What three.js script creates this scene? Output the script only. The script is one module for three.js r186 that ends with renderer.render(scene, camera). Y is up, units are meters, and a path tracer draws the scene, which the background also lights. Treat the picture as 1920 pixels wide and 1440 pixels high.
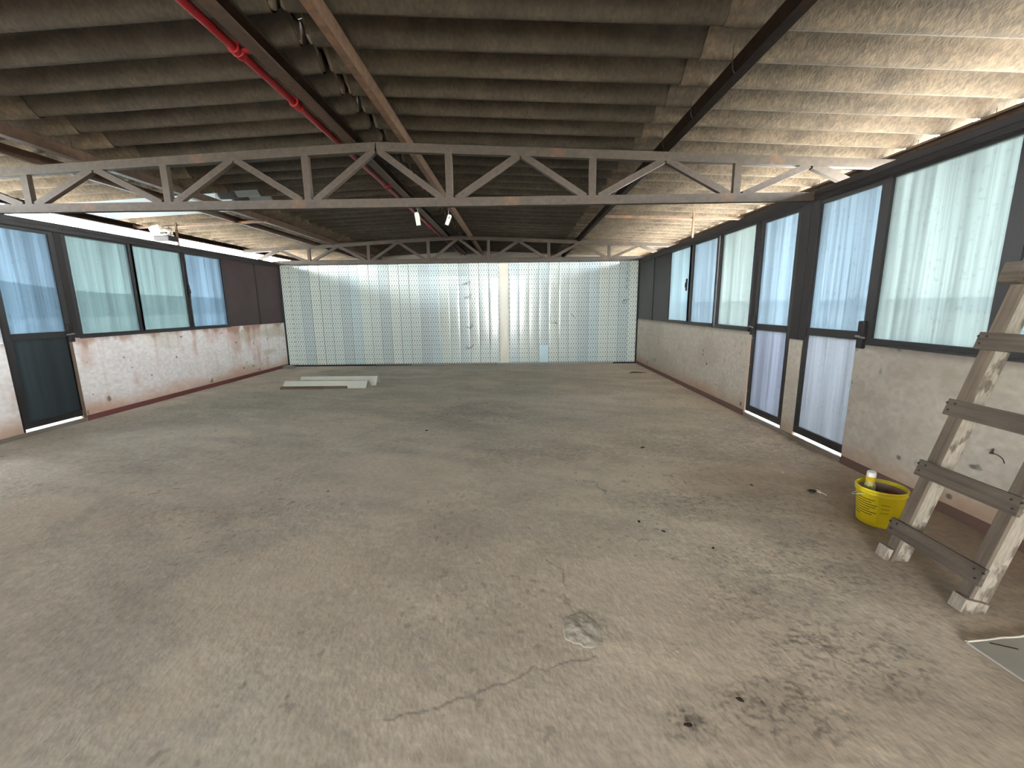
import * as THREE from 'three';
import { mergeGeometries, toCreasedNormals } from 'three/addons/utils/BufferGeometryUtils.js';
import { RoundedBoxGeometry } from 'three/addons/geometries/RoundedBoxGeometry.js';

// ---------------------------------------------------------------- camera, sky, sun, exposure
const scene = new THREE.Scene();
const camera = new THREE.PerspectiveCamera(83.95, 1920 / 1440, 0.05, 400);
camera.position.set(0, 1.5, 0);
camera.rotation.set(-0.18217, 0.01386, -0.01191, 'YXZ');
scene.add(camera);
const renderer = new THREE.WebGLRenderer({ antialias: true });
renderer.toneMapping = THREE.LinearToneMapping;
renderer.toneMappingExposure = 5.4;
renderer.shadowMap.enabled = true;

{ // bright, slightly hazy daylight
  const W = 256, H = 128, data = new Float32Array(W * H * 4);
  for (let j = 0; j < H; j++) {
    const up = ((j + 0.5) / H - 0.5) * Math.PI, s = Math.sin(up);
    for (let i = 0; i < W; i++) {
      const k = (j * W + i) * 4, h = s > 0 ? Math.pow(1 - s, 2.2) : 1;
      const c = s > 0 ? [0.80 + 0.26 * h, 0.92 + 0.16 * h, 1.04 + 0.04 * h] : [0.5, 0.5, 0.48];
      data[k] = c[0]; data[k + 1] = c[1]; data[k + 2] = c[2]; data[k + 3] = 1;
    }
  }
  const t = new THREE.DataTexture(data, W, H, THREE.RGBAFormat, THREE.FloatType);
  t.mapping = THREE.EquirectangularReflectionMapping; t.magFilter = THREE.LinearFilter; t.needsUpdate = true;
  scene.background = t;
  scene.backgroundIntensity = 17;
}
const sun = new THREE.DirectionalLight(0xfff2dc, 12);
sun.position.set(2.6, 10, 7); sun.target.position.set(0, 0, -4);
sun.castShadow = true; sun.shadow.mapSize.set(2048, 2048);
Object.assign(sun.shadow.camera, { left: -20, right: 20, top: 20, bottom: -20, near: 0.5, far: 40 });
scene.add(sun, sun.target);

// ---------------------------------------------------------------- numbers of the room
const XL = -5.943, XR = 3.039, ZB = -10.926, ZF = 7, RX = -1.412;
const PITCH = 0.345, Z0 = -2.9, SLOPE = 0.05;
const roofY = (x) => 3.245 - SLOPE * Math.abs(x - RX);             // where the troughs of the sheets rest
const chordY = (x) => 3.132 - 0.047 * Math.abs(x - RX);            // top of a truss's upper chord

// ---------------------------------------------------------------- helpers
let seed = 20231;
const rnd = () => { seed = (seed + 0x6d2b79f5) | 0; let t = Math.imul(seed ^ (seed >>> 15), 1 | seed); t = (t + Math.imul(t ^ (t >>> 7), 61 | t)) ^ t; return ((t ^ (t >>> 14)) >>> 0) / 4294967296; };
const span = (a, b) => a + (b - a) * rnd();
const mix = (a, b, t) => a + (b - a) * t, clamp = (x, a = 0, b = 1) => Math.min(b, Math.max(a, x));
const sstep = (a, b, x) => { const t = clamp((x - a) / (b - a)); return t * t * (3 - 2 * t); };
const hash = (x, y, s) => { let h = Math.imul(x, 374761393) ^ Math.imul(y, 668265263) ^ Math.imul(s, 2246822519); h = Math.imul(h ^ (h >>> 13), 1274126177); return ((h ^ (h >>> 16)) >>> 0) / 4294967296; };
function noise(x, y, s, px = 1e6, py = 1e6) {                        // smooth value noise that repeats after px, py cells
  const ix = Math.floor(x), iy = Math.floor(y), fx = x - ix, fy = y - iy, u = fx * fx * (3 - 2 * fx), v = fy * fy * (3 - 2 * fy);
  const X = ((ix % px) + px) % px, Y = ((iy % py) + py) % py, X1 = (X + 1) % px, Y1 = (Y + 1) % py;
  const a = hash(X, Y, s), b = hash(X1, Y, s), c = hash(X, Y1, s), d = hash(X1, Y1, s);
  return a + (b - a) * u + (c - a) * v + (a - b - c + d) * u * v;
}
function fbm(x, y, s, oct, px = 1e6, py = 1e6) {
  let sum = 0, amp = 0.5, tot = 0;
  for (let i = 0; i < oct; i++) { sum += amp * noise(x, y, s + i * 17, px, py); tot += amp; amp *= 0.5; x *= 2; y *= 2; px *= 2; py *= 2; }
  return sum / tot;
}
function tex(W, H, fn, { srgb = true, size = [1, 1], offset = [0, 0], wrap = THREE.RepeatWrapping } = {}) { // fn(u, v) -> [r,g,b] 0..1 (v up); size in metres
  const d = new Uint8Array(W * H * 4);
  for (let j = 0; j < H; j++) for (let i = 0; i < W; i++) {
    const c = fn((i + 0.5) / W, (j + 0.5) / H), k = (j * W + i) * 4;
    d[k] = clamp(c[0]) * 255; d[k + 1] = clamp(c[1]) * 255; d[k + 2] = clamp(c[2]) * 255; d[k + 3] = 255;
  }
  const t = new THREE.DataTexture(d, W, H);
  t.wrapS = t.wrapT = wrap; t.magFilter = THREE.LinearFilter; t.minFilter = THREE.LinearMipmapLinearFilter; t.generateMipmaps = true;
  t.colorSpace = srgb ? THREE.SRGBColorSpace : THREE.NoColorSpace;
  t.repeat.set(1 / size[0], 1 / size[1]); t.offset.set(-offset[0] / size[0], -offset[1] / size[1]); t.needsUpdate = true;
  return t;
}
const grey = (f) => (u, v) => { const x = f(u, v); return [x, x, x]; };
const mat = (o) => new THREE.MeshStandardMaterial({ roughness: 0.8, metalness: 0, ...o });
const phys = (o) => new THREE.MeshPhysicalMaterial({ roughness: 0.8, ...o });
const rgb = (r, g, b) => new THREE.Color().setRGB(r / 255, g / 255, b / 255, THREE.SRGBColorSpace);

function metreUV(g) {                                                // uv in metres from the dominant axis of the normal
  const p = g.attributes.position, n = g.attributes.normal, uv = new Float32Array(p.count * 2);
  for (let i = 0; i < p.count; i++) {
    const a = Math.abs(n.getX(i)), b = Math.abs(n.getY(i)), c = Math.abs(n.getZ(i));
    if (a >= b && a >= c) { uv[2 * i] = p.getZ(i); uv[2 * i + 1] = p.getY(i); }
    else if (b >= c) { uv[2 * i] = p.getX(i); uv[2 * i + 1] = p.getZ(i); }
    else { uv[2 * i] = p.getX(i); uv[2 * i + 1] = p.getY(i); }
  }
  g.setAttribute('uv', new THREE.BufferAttribute(uv, 2));
  return g;
}
const plain = (g) => { const r = g.index ? g.toNonIndexed() : g; for (const k of Object.keys(r.attributes)) if (!['position', 'normal', 'uv'].includes(k)) r.deleteAttribute(k); return r; };
const join = (list) => list.length === 1 ? list[0] : mergeGeometries(list.map(plain), false);
// a box from its two corners
function bx(x0, x1, y0, y1, z0, z1) {
  const g = new THREE.BoxGeometry(Math.abs(x1 - x0), Math.abs(y1 - y0), Math.abs(z1 - z0));
  g.translate((x0 + x1) / 2, (y0 + y1) / 2, (z0 + z1) / 2);
  return metreUV(g);
}
function rbx(x0, x1, y0, y1, z0, z1, r = 0.004) {
  const g = new RoundedBoxGeometry(Math.abs(x1 - x0), Math.abs(y1 - y0), Math.abs(z1 - z0), 1, r);
  g.translate((x0 + x1) / 2, (y0 + y1) / 2, (z0 + z1) / 2);
  return metreUV(g);
}
function bar(a, b, w, h, up = [0, 0, 1]) {                            // a rectangular bar from a to b, w along `up`, h across
  const A = new THREE.Vector3(...a), Bv = new THREE.Vector3(...b), d = Bv.clone().sub(A), L = d.length();
  const g = metreUV(new THREE.BoxGeometry(w, L, h)); d.normalize();
  const X = new THREE.Vector3(...up), Z = new THREE.Vector3().crossVectors(X, d).normalize(); X.crossVectors(d, Z).normalize();
  g.applyMatrix4(new THREE.Matrix4().makeBasis(X, d, Z).setPosition(A.add(Bv).multiplyScalar(0.5)));
  return g;
}
function rod(a, b, r, seg = 10) {
  const A = new THREE.Vector3(...a), Bv = new THREE.Vector3(...b), d = Bv.clone().sub(A), L = d.length();
  const g = new THREE.CylinderGeometry(r, r, L, seg);
  g.applyQuaternion(new THREE.Quaternion().setFromUnitVectors(new THREE.Vector3(0, 1, 0), d.normalize()));
  g.translate(...A.add(Bv).multiplyScalar(0.5).toArray());
  return g;
}
function tube(pts, r, seg = 24, rs = 8) { return new THREE.TubeGeometry(new THREE.CatmullRomCurve3(pts.map((p) => new THREE.Vector3(...p))), seg, r, rs); }

const used = new Map();
function numbered(n) { const k = used.get(n) ?? 0; used.set(n, k + 1); return k ? `${n}_${String(k).padStart(3, '0')}` : n; }
function shadows(o) { o.castShadow = true; o.receiveShadow = true; return o; }
function tag(o, label, category, group) { o.userData.label = label; if (category) o.userData.category = category; if (group) o.userData.group = group; return o; }
function thing(name, label, category, at = [0, 0, 0], group) { const o = new THREE.Group(); o.name = numbered(name); o.position.set(...at); scene.add(o); return tag(o, label, category, group); }
function struct(name, label) { const o = new THREE.Group(); o.name = name; o.userData.kind = 'structure'; if (label) o.userData.label = label; scene.add(o); return o; }
function part(parent, name, geo, m, label) { const o = shadows(new THREE.Mesh(Array.isArray(geo) ? join(geo) : geo, m)); o.name = name; if (label) o.userData.label = label; parent.add(o); return o; }
function single(name, geo, m, label, category, at, group) { const o = shadows(new THREE.Mesh(Array.isArray(geo) ? join(geo) : geo, m)); o.name = numbered(name); if (at) o.position.set(...at); scene.add(o); return tag(o, label, category, group); }
function structMesh(name, geo, m, label) { const o = shadows(new THREE.Mesh(Array.isArray(geo) ? join(geo) : geo, m)); o.name = name; o.userData.kind = 'structure'; if (label) o.userData.label = label; scene.add(o); return o; }

// ---------------------------------------------------------------- materials
const fineBump = tex(512, 512, grey((u, v) => 0.55 * fbm(u * 48, v * 48, 3, 3, 48, 48) + 0.45 * fbm(u * 12, v * 12, 9, 3, 12, 12)), { srgb: false, size: [0.8, 0.8] });
// fibre cement: mottled, fibrous
const sheetMap = (s, lo, hi) => tex(1024, 1024, (u, v) => {
  const a = fbm(u * 10, v * 10, s, 4, 10, 10), b = fbm(u * 90, v * 70, s + 5, 3, 90, 70), c = fbm(u * 4, v * 24, s + 9, 3, 4, 24);
  const k = clamp(0.5 + (a - 0.5) * 0.8 + (b - 0.5) * 0.9 + (c - 0.5) * 0.4);
  return [mix(lo[0], hi[0], k) / 255, mix(lo[1], hi[1], k) / 255, mix(lo[2], hi[2], k) / 255];
}, { size: [1.6, 1.6] });
const sheetBump = tex(1024, 1024, grey((u, v) => { const q = fbm(u * 110, v * 70, 77, 3, 110, 70); return 0.6 * q + 0.4 * fbm(u * 30, v * 20, 41, 3, 30, 20); }), { srgb: false, size: [1.1, 1.1] });
const darkSheet = sheetMap(101, [49, 42, 33], [79, 69, 55]);
const paleSheet = sheetMap(201, [84, 73, 59], [136, 119, 98]);
const M = {};
M.roofDark = [1, 0.9, 0.8].map((k) => mat({ map: darkSheet, bumpMap: sheetBump, bumpScale: 0.0018, color: new THREE.Color(k, k, k * 0.97), roughness: 0.95 }));
M.roofPale = [0.5, 0.475, 0.45].map((k) => mat({ map: paleSheet, bumpMap: sheetBump, bumpScale: 0.0045, color: new THREE.Color(k, k * 0.98, k * 0.95), roughness: 0.95 }));
M.roofLeft = [0.72, 0.67, 0.6].map((k) => mat({ map: paleSheet, bumpMap: sheetBump, bumpScale: 0.006, color: new THREE.Color(k, k * 0.97, k * 0.9), roughness: 0.95 }));
M.skylight = phys({ color: rgb(112, 114, 112), roughness: 0.95, transmission: 0.6, thickness: 0 });
M.mend = phys({ color: rgb(92, 92, 88), roughness: 0.95, transmission: 0.35, thickness: 0 });
const rustMap = tex(1024, 1024, (u, v) => {
  const a = fbm(u * 14, v * 14, 301, 5, 14, 14), b = fbm(u * 5, v * 5, 311, 3, 5, 5), r = 0.7 * sstep(0.6, 0.76, a * 0.6 + b * 0.4), g = fbm(u * 60, v * 60, 321, 2, 60, 60);
  const k = 0.8 + 0.4 * g;
  return [mix(54, 84, r) / 255 * k, mix(44, 54, r) / 255 * k, mix(33, 29, r) / 255 * k];
}, { size: [2.2, 2.2] });
M.steel = mat({ map: rustMap, bumpMap: fineBump, bumpScale: 0.001, roughness: 0.7 });
M.steelPale = mat({ map: rustMap, color: new THREE.Color(3.9, 3.2, 2.9), roughness: 0.65, bumpMap: fineBump, bumpScale: 0.001 });
M.steelBrown = mat({ map: rustMap, color: new THREE.Color(1.7, 1.35, 1.2), roughness: 0.7 });
M.purlinBlack = phys({ map: rustMap, color: new THREE.Color(0.26, 0.2, 0.17), roughness: 0.95, specularIntensity: 0.15 });
M.black = mat({ color: rgb(33, 30, 30), roughness: 0.42, bumpMap: fineBump, bumpScale: 0.0004 });
M.blackDull = mat({ color: rgb(34, 30, 29), roughness: 0.75 });
M.chrome = mat({ color: rgb(170, 170, 168), roughness: 0.3, metalness: 0.8 });
M.redPaint = mat({ map: tex(256, 256, (u, v) => { const k = 0.75 + 0.5 * fbm(u * 8, v * 8, 11, 4, 8, 8); return [0.5 * k, 0.035 * k, 0.06 * k]; }, { size: [0.6, 0.6] }), roughness: 0.42 });
M.whitePlastic = mat({ color: rgb(228, 230, 224), roughness: 0.45 });
M.brownMetal = mat({ map: tex(512, 512, (u, v) => { const k = 0.85 + 0.3 * fbm(u * 6, v * 6, 61, 5, 6, 6); return [0.225 * k, 0.17 * k, 0.165 * k]; }, { size: [1.4, 1.4] }), roughness: 0.55 });
M.blackMetal = mat({ map: tex(512, 512, (u, v) => { const k = 0.85 + 0.3 * fbm(u * 6, v * 6, 62, 5, 6, 6); return [0.135 * k, 0.125 * k, 0.125 * k]; }, { size: [1.4, 1.4] }), roughness: 0.5 });

// painted low walls: lime paint over render, run-down stains
const leftWallMap = tex(2048, 512, (u, v) => {
  const x = u * 18, run = fbm(x * 5, v * 1.3, 401, 4), run2 = fbm(x * 14, v * 1.1 + 7, 405, 3), blot = fbm(x * 1.3, v * 2.2, 411, 4), fine = fbm(x * 22, v * 36, 421, 3);
  const red = sstep(0.53, 0.75, run * 0.55 + blot * 0.45 + 0.12 * (v - 0.4)) * 0.7 + sstep(0.62, 0.8, run2) * 0.35 * sstep(0.1, 0.9, v), low = sstep(0.32, 0.0, v + (blot - 0.5) * 0.35);
  const olive = sstep(0.55, 0.72, fbm(x * 0.9 + 40, v * 2.4, 431, 3)) * 0.4;
  const top = sstep(0.9, 1.0, v + (run - 0.5) * 0.3) * 0.55;
  let c = [226, 221, 219].map((q) => q * (0.92 + 0.16 * fine));
  c = [mix(c[0], 196, red), mix(c[1], 162, red), mix(c[2], 150, red)];
  c = [mix(c[0], 186, low * 0.8), mix(c[1], 146, low * 0.8), mix(c[2], 122, low * 0.8)];
  c = [mix(c[0], 160, olive), mix(c[1], 150, olive), mix(c[2], 122, olive)];
  c = [mix(c[0], 140, top), mix(c[1], 104, top), mix(c[2], 84, top)];
  const spot = sstep(0.84, 0.9, fbm(x * 9, v * 10, 441, 2)) * 0.35;
  return c.map((q) => q * (1 - spot) / 255);
}, { size: [18, 1.14], offset: [-15, 0] });
const rightWallMap = tex(2048, 512, (u, v) => {
  const x = u * 18, blot = fbm(x * 1.1, v * 1.6, 501, 5), med = fbm(x * 4, v * 5, 511, 4), fine = fbm(x * 26, v * 34, 521, 3);
  const low = sstep(0.3, 0.0, v + (blot - 0.5) * 0.4), dirt = sstep(0.5, 0.72, blot) * 0.3 + sstep(0.58, 0.8, med) * 0.25;
  let c = [168, 160, 147].map((q) => q * (0.92 + 0.16 * fine));
  c = [mix(c[0], 138, dirt), mix(c[1], 126, dirt), mix(c[2], 112, dirt)];
  c = [mix(c[0], 150, low * 0.7), mix(c[1], 118, low * 0.7), mix(c[2], 94, low * 0.7)];
  const spot = sstep(0.8, 0.9, fbm(x * 7, v * 8.5, 541, 3)) * 0.4, top = sstep(0.93, 1.0, v) * 0.25;
  return c.map((q) => q * (1 - spot) * (1 - top) / 255);
}, { size: [18, 1.14], offset: [-15, 0] });
M.wallL = mat({ map: leftWallMap, bumpMap: fineBump, bumpScale: 0.002, roughness: 0.9 });
M.wallR = mat({ map: rightWallMap, bumpMap: fineBump, bumpScale: 0.002, roughness: 0.9 });
M.skirtRed = mat({ color: rgb(112, 66, 62), roughness: 0.85, bumpMap: fineBump, bumpScale: 0.002 });
M.skirtBrown = mat({ color: rgb(92, 68, 58), roughness: 0.85, bumpMap: fineBump, bumpScale: 0.002 });
M.concrete = mat({ color: rgb(120, 112, 102), roughness: 0.95, bumpMap: fineBump, bumpScale: 0.004 });

// ---------------------------------------------------------------- floor
const FX0 = -6.1, FX1 = 3.2, FZ0 = -11.1, FZ1 = 7.15;
const scuffs = [ // x, z, rx, rz, strength : worn and blackened places
  [1.62, -2.26, 0.5, 0.32, 0.55], [1.4, -1.62, 0.34, 0.22, 0.75], [1.0, -1.37, 0.26, 0.14, 0.75], [-0.5, -5.9, 0.8, 0.75, 0.5], [0.25, -4.2, 0.9, 0.35, 0.4], [1.33, -3.05, 0.55, 0.25, 0.55],
  [1.95, -4.4, 0.9, 0.6, 0.4], [2.75, -4.6, 0.5, 0.9, 0.5], [-2.4, -2.9, 0.5, 0.2, 0.35], [-3.9, -4.0, 0.7, 0.3, 0.3], [2.0, -2.9, 0.5, 0.4, 0.45], [0.3, -1.78, 0.13, 0.1, 0.6], [2.3, -2.0, 0.6, 0.4, 0.35],
  [-4.6, -6.5, 0.9, 1.2, 0.28], [0.6, -1.3, 0.1, 0.07, 0.8], [1.2, -1.95, 0.3, 0.18, 0.5],
];
const cracks = [ // polylines in x, z
  [[0.05, -2.7], [0.12, -2.5], [0.17, -2.35], [0.22, -2.19], [0.26, -2.1]], [[0.33, -1.62], [0.0, -1.52], [-0.3, -1.38], [-0.5, -1.3]], [[1.9, -5.0], [1.93, -4.7], [1.9, -4.4], [2.05, -4.1]],
  [[0.85, -3.1], [1.1, -3.05], [1.35, -3.02], [1.55, -3.15]], [[-2.2, -5.5], [-1.6, -5.3], [-1.0, -5.15]], [[2.3, -4.3], [2.6, -4.1], [2.75, -3.8]], [[1.0, -2.0], [1.25, -1.85], [1.35, -1.6], [1.5, -1.5]],
  [[0.55, -3.5], [0.7, -3.3], [0.75, -3.1]], [[1.6, -2.6], [1.9, -2.5], [2.1, -2.55]],
];
const segs = []; for (const c of cracks) for (let i = 0; i + 1 < c.length; i++) segs.push([...c[i], ...c[i + 1]]);
const crackAt = (x, z) => {
  let best = 9; const X = x + (fbm(x * 9, z * 9, 601, 3) - 0.5) * 0.12, Z = z + (fbm(x * 9, z * 9, 611, 3) - 0.5) * 0.12;
  for (const [a, b, c, d] of segs) {
    if (X < Math.min(a, c) - 0.05 || X > Math.max(a, c) + 0.05 || Z < Math.min(b, d) - 0.05 || Z > Math.max(b, d) + 0.05) continue;
    const ux = c - a, uz = d - b, t = clamp(((X - a) * ux + (Z - b) * uz) / (ux * ux + uz * uz)), q = Math.hypot(X - a - ux * t, Z - b - uz * t);
    if (q < best) best = q;
  }
  return best;
};
const floorMap = tex(2048, 2048, (u, v) => {
  const x = mix(FX0, FX1, u), z = mix(FZ0, FZ1, v);
  const big = fbm(x * 0.55 + 3, z * 0.55, 701, 4), mid = fbm(x * 2.2, z * 2.2, 711, 5), smear = fbm(x * 1.1 + z * 1.6, z * 5 - x * 2, 721, 4), fine = fbm(x * 34, z * 34, 731, 3);
  const warm = clamp(0.25 + 0.22 * (x + 0.5) + (big - 0.5) * 1.6 + 0.05 * (z + 3)), brown = sstep(1.1, 2.6, x + (big - 0.5) * 1.6) * sstep(-4.6, -2.4, z + (mid - 0.5)) * 0.88;  // brown: reddish dust, plus shade along the right wall put into the colour
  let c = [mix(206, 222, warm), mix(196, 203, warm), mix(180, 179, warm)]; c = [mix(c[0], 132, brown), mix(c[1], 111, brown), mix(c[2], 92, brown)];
  const k = 1 + 0.14 * (mid - 0.5) + 0.16 * (smear - 0.5) + 0.16 * (fine - 0.5);
  c = c.map((q) => q * k);
  const pale = sstep(0.54, 0.7, fbm(x * 1.4 + 9, z * 1.8, 741, 5)) * 0.4 * (1 - brown) + 0.4 * Math.exp(-(((x - 0.75) / 0.8) ** 2 + ((z + 3.6) / 0.75) ** 2)) * sstep(0.35, 0.65, fbm(x * 5, z * 5, 745, 4)); c = [mix(c[0], 236, pale), mix(c[1], 219, pale), mix(c[2], 197, pale)];
  let dark = 0;
  for (const [cx, cz, rx, rz, s] of scuffs) { const d = ((x - cx) / rx) ** 2 + ((z - cz) / rz) ** 2; if (d < 2) dark = Math.max(dark, s * sstep(2, 0.1, d)); }
  const wx = x + 0.05 * fbm(x * 6, z * 6, 753, 3), wz = z + 0.05 * fbm(x * 6 + 20, z * 6, 755, 3), torn = 1 - Math.abs(2 * fbm(wx * 15 + wz * 5, wz * 24 - wx * 5, 751, 3) - 1), pits = fbm(x * 30 + z * 8, z * 52 - x * 10, 757, 3);
  dark = (sstep(0.9, 0.985, torn) * 0.42 + sstep(0.6, 0.7, pits) * 0.42) * dark + dark * 0.2 * sstep(0.3, 0.7, fbm(x * 4, z * 5, 759, 4));
  const q = crackAt(x, z); if (q < 0.03) dark = Math.max(dark, 0.36 * sstep(0.009, 0.001, q) * sstep(0.3, 0.5, fbm(x * 8, z * 8, 761, 2)));
  const speck = sstep(0.75, 0.8, fbm(x * 24, z * 24, 771, 2)) * 0.22 * sstep(0.45, 0.6, fbm(x * 2, z * 2, 781, 3));
  dark = clamp(Math.max(dark, speck));
  const far = 0; // trodden dust grows thicker towards the clad wall
  return [mix(c[0], 90, dark) * (1 - far) / 255, mix(c[1], 84, dark) * (1 - far) / 255, mix(c[2], 76, dark) * (1 - far) / 255];
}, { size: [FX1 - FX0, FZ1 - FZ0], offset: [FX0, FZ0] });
const floorBump = tex(1024, 1024, grey((u, v) => 0.5 * fbm(u * 20, v * 20, 801, 5, 20, 20) + 0.3 * fbm(u * 90, v * 60, 811, 2, 90, 60) + 0.2 * fbm(u * 5, v * 5, 821, 3, 5, 5)), { srgb: false, size: [1.3, 1.3] });
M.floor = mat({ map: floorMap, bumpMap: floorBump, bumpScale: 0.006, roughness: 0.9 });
{
  const slab = struct('floor', 'bare dusty brown grey concrete floor');
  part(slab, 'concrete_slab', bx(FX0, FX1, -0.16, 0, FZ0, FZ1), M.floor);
  // broken place in the screed in front of the camera: raised crumbled rim round a hollow
  const g = new THREE.CircleGeometry(1, 60, 0, Math.PI * 2), rings = [], N = 64, R = 16, idx = [];
  for (let r = 0; r <= R; r++) for (let a = 0; a < N; a++) {
    const t = a / N * Math.PI * 2, k = r / R, wob = 0.75 + 0.5 * fbm(Math.cos(t) * 2 + 5, Math.sin(t) * 2 + 5, 831, 3), rad = 0.105 * k * wob, x = Math.cos(t) * rad * 0.85, z = Math.sin(t) * rad * 1.15;
    const lump = fbm(x * 34 + 9, z * 34 + 9, 841, 5), y = (1 - k) * 0.002 + sstep(1, 0.55, k) * 0.014 * (lump - 0.3);
    rings.push(x, r === R ? -0.004 : Math.max(y, -0.001) + 0.001, z);
    if (r < R) { const i = r * N + a, j = r * N + (a + 1) % N; idx.push(i, i + N, j, j, i + N, j + N); }
  }
  g.dispose();
  const h = new THREE.BufferGeometry(); h.setAttribute('position', new THREE.Float32BufferAttribute(rings, 3)); h.setIndex(idx); h.computeVertexNormals(); metreUV(h);
  const o = part(slab, 'broken_patch', h, mat({ color: rgb(202, 192, 176), roughness: 0.95, bumpMap: fineBump, bumpScale: 0.003 }), 'crumbled broken patch in the concrete'); o.position.set(0.287, 0, -1.77);
}

// ---------------------------------------------------------------- low walls, pillars, skirting
const TH = 0.13;
function lowWall(side) {
  const L = side === 'left', x0 = L ? XL : XR, s = L ? -1 : 1, m = L ? M.wallL : M.wallR, H = 1.135;
  const w = struct('wall_' + side, L ? 'low white lime painted wall with pink and rust stains' : 'low grey beige painted wall with dark blotches');
  const p = (z0, z1, h = H) => bx(x0, x0 + s * TH, 0, h, z0, z1);
  part(w, 'parapet', p(-10.95, -5.63), m);
  part(w, 'parapet', p(L ? -3.7 : -3.87, ZF), m);
  part(w, 'parapet', p(-15, -11.08, 2.6), m);
  part(w, 'wall_panel', bx(x0, x0 + s * TH, H, 2.49, L ? -3.7 : -0.62, ZF), m);
  part(w, 'pillar', bx(x0 - s * 0.004, x0 + s * TH, 0, H, L ? -4.87 : -4.81, L ? -4.586 : -4.596), m, 'narrow plastered pillar between the two doors');
  for (const [k, a, b] of [[0, -10.9, -5.64], [1, L ? -3.69 : -3.86, ZF]]) {
    const b0 = structMesh(`baseboard_${side}_${k + 1}`, bx(x0 - s * 0.006, x0 + s * 0.02, 0, 0.075, a, b), L ? M.skirtRed : M.skirtBrown, L ? 'painted maroon strip along the wall foot' : 'dark brown strip along the wall foot');
    b0.userData.kind = 'structure';
  }
  structMesh(`trim_threshold_${side}`, rbx(x0 - s * 0.01, x0 + s * TH, 0, 0.055, -5.63, L ? -3.7 : -3.87, 0.008), M.concrete, 'worn concrete threshold under the doors');
  // dark header over doors and windows, and the steel column between the doors
  structMesh(`trim_header_${side}`, [rbx(x0 - s * 0.01, x0 + s * 0.07, 2.49, 2.61, -10.9, ZF, 0.01), bx(x0 - s * 0.022, x0 - s * 0.009, 2.5, 2.515, -10.9, ZF), bx(x0 - s * 0.018, x0 - s * 0.009, 2.55, 2.562, -10.9, ZF)], M.black, 'black aluminium header running over the windows');
  structMesh(`trim_column_${side}`, [bx(x0 - s * 0.012, x0 + s * 0.1, 1.1, 2.495, -4.81, -4.545), bx(x0 - s * 0.02, x0 - s * 0.011, 1.1, 2.495, -4.70, -4.655)], M.blackDull, 'black steel column between the two doors');
  return w;
}
const wallL = lowWall('left'), wallR = lowWall('right');

// ---------------------------------------------------------------- translucent ribbed panes
const streaks = (s) => tex(512, 256, (u, v) => {
  let a = 0; for (const [f, w, q] of [[20, 0.4, 1], [47, 0.35, 1], [101, 0.25, 2]]) a += w * noise(u * f, v * q, s + f, f, q);
  const b = noise(u * 180, v * 3, s + 3, 180, 3), big = fbm(u * 2, v * 2, s + 7, 2, 2, 2), rib = 0.5 + 0.5 * Math.cos(u * Math.PI * 2 * 128), fleck = sstep(0.72, 0.8, fbm(u * 60, v * 60, s + 11, 2, 60, 60));
  const k = 0.88 + 0.2 * (a - 0.5) + 0.08 * (b - 0.5) + 0.1 * (big - 0.5) + 0.02 * rib - 0.04 * fleck;
  return [k, k + 0.005, k + 0.01];
}, { size: [1.6, 1.7] });
const streakMaps = [streaks(901), streaks(931)];
const paneMat = (r, g, b, k, rough = 0.8) => phys({ map: streakMaps[k], color: rgb(r, g, b).multiplyScalar(0.244), roughness: rough, transmission: 1, thickness: 0, ior: 1.45, specularIntensity: 0.6 });
M.paneBlue = paneMat(202, 216, 223, 0); M.paneGreen = paneMat(211, 220, 216, 1); M.paneSky = paneMat(204, 220, 223, 1);
M.paneDoor = paneMat(196, 199, 207, 0, 0.9); M.paneDoorPale = paneMat(206, 208, 211, 1, 0.9); M.paneShaded = paneMat(106, 114, 115, 0, 0.8);  // lower left panes: shade and dark wall behind are put into the tint
M.paneLeftBlue = paneMat(178, 195, 205, 0, 0.72); M.paneLeftGreen = paneMat(184, 199, 197, 1, 0.72);

// a window of one or more panes between z0 and z1 (z0 < z1)
function windowBay(n, side, edges, pm, label, latchAt) {
  const L = side === 'left', x = L ? XL : XR, s = L ? -1 : 1, w = struct('window_' + n, label);
  const z0 = edges[0][0], z1 = edges[edges.length - 1][1], bars = [];
  bars.push(bx(x - s * 0.008, x + s * 0.06, 1.125, 1.185, z0 - 0.05, z1 + 0.05), bx(x - s * 0.02, x + s * 0.06, 1.128, 1.145, z0 - 0.05, z1 + 0.05));
  bars.push(bx(x, x + s * 0.06, 2.478, 2.5, z0 - 0.05, z1 + 0.05));
  for (let i = 0; i < edges.length; i++) {
    const [a, b] = edges[i], left = i ? edges[i - 1][1] : a - 0.055, right = i + 1 < edges.length ? (b + edges[i + 1][0]) / 2 : b + 0.055;
    bars.push(bx(x - s * 0.004, x + s * 0.06, 1.13, 2.5, left, a), bx(x - s * 0.004, x + s * 0.06, 1.13, 2.5, b, right));
  }
  part(w, 'frame', bars, M.black);
  edges.forEach(([a, b], i) => part(w, 'pane', bx(x + s * 0.022, x + s * 0.026, 1.18, 2.485, a - 0.01, b + 0.01), pm[i % pm.length]));
  if (latchAt !== undefined) part(w, 'latch', [rbx(x - s * 0.03, x - s * 0.003, 1.72, 1.93, latchAt - 0.014, latchAt + 0.014, 0.006), rbx(x - s * 0.045, x - s * 0.02, 1.78, 1.86, latchAt - 0.01, latchAt + 0.01, 0.005)], M.blackDull);
  return w;
}
windowBay(1, 'right', [[-8.77, -7.79], [-7.64, -6.76]], [M.paneSky, M.paneBlue], 'far sliding window of two pale blue ribbed panes in the right wall', -7.84);
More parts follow.
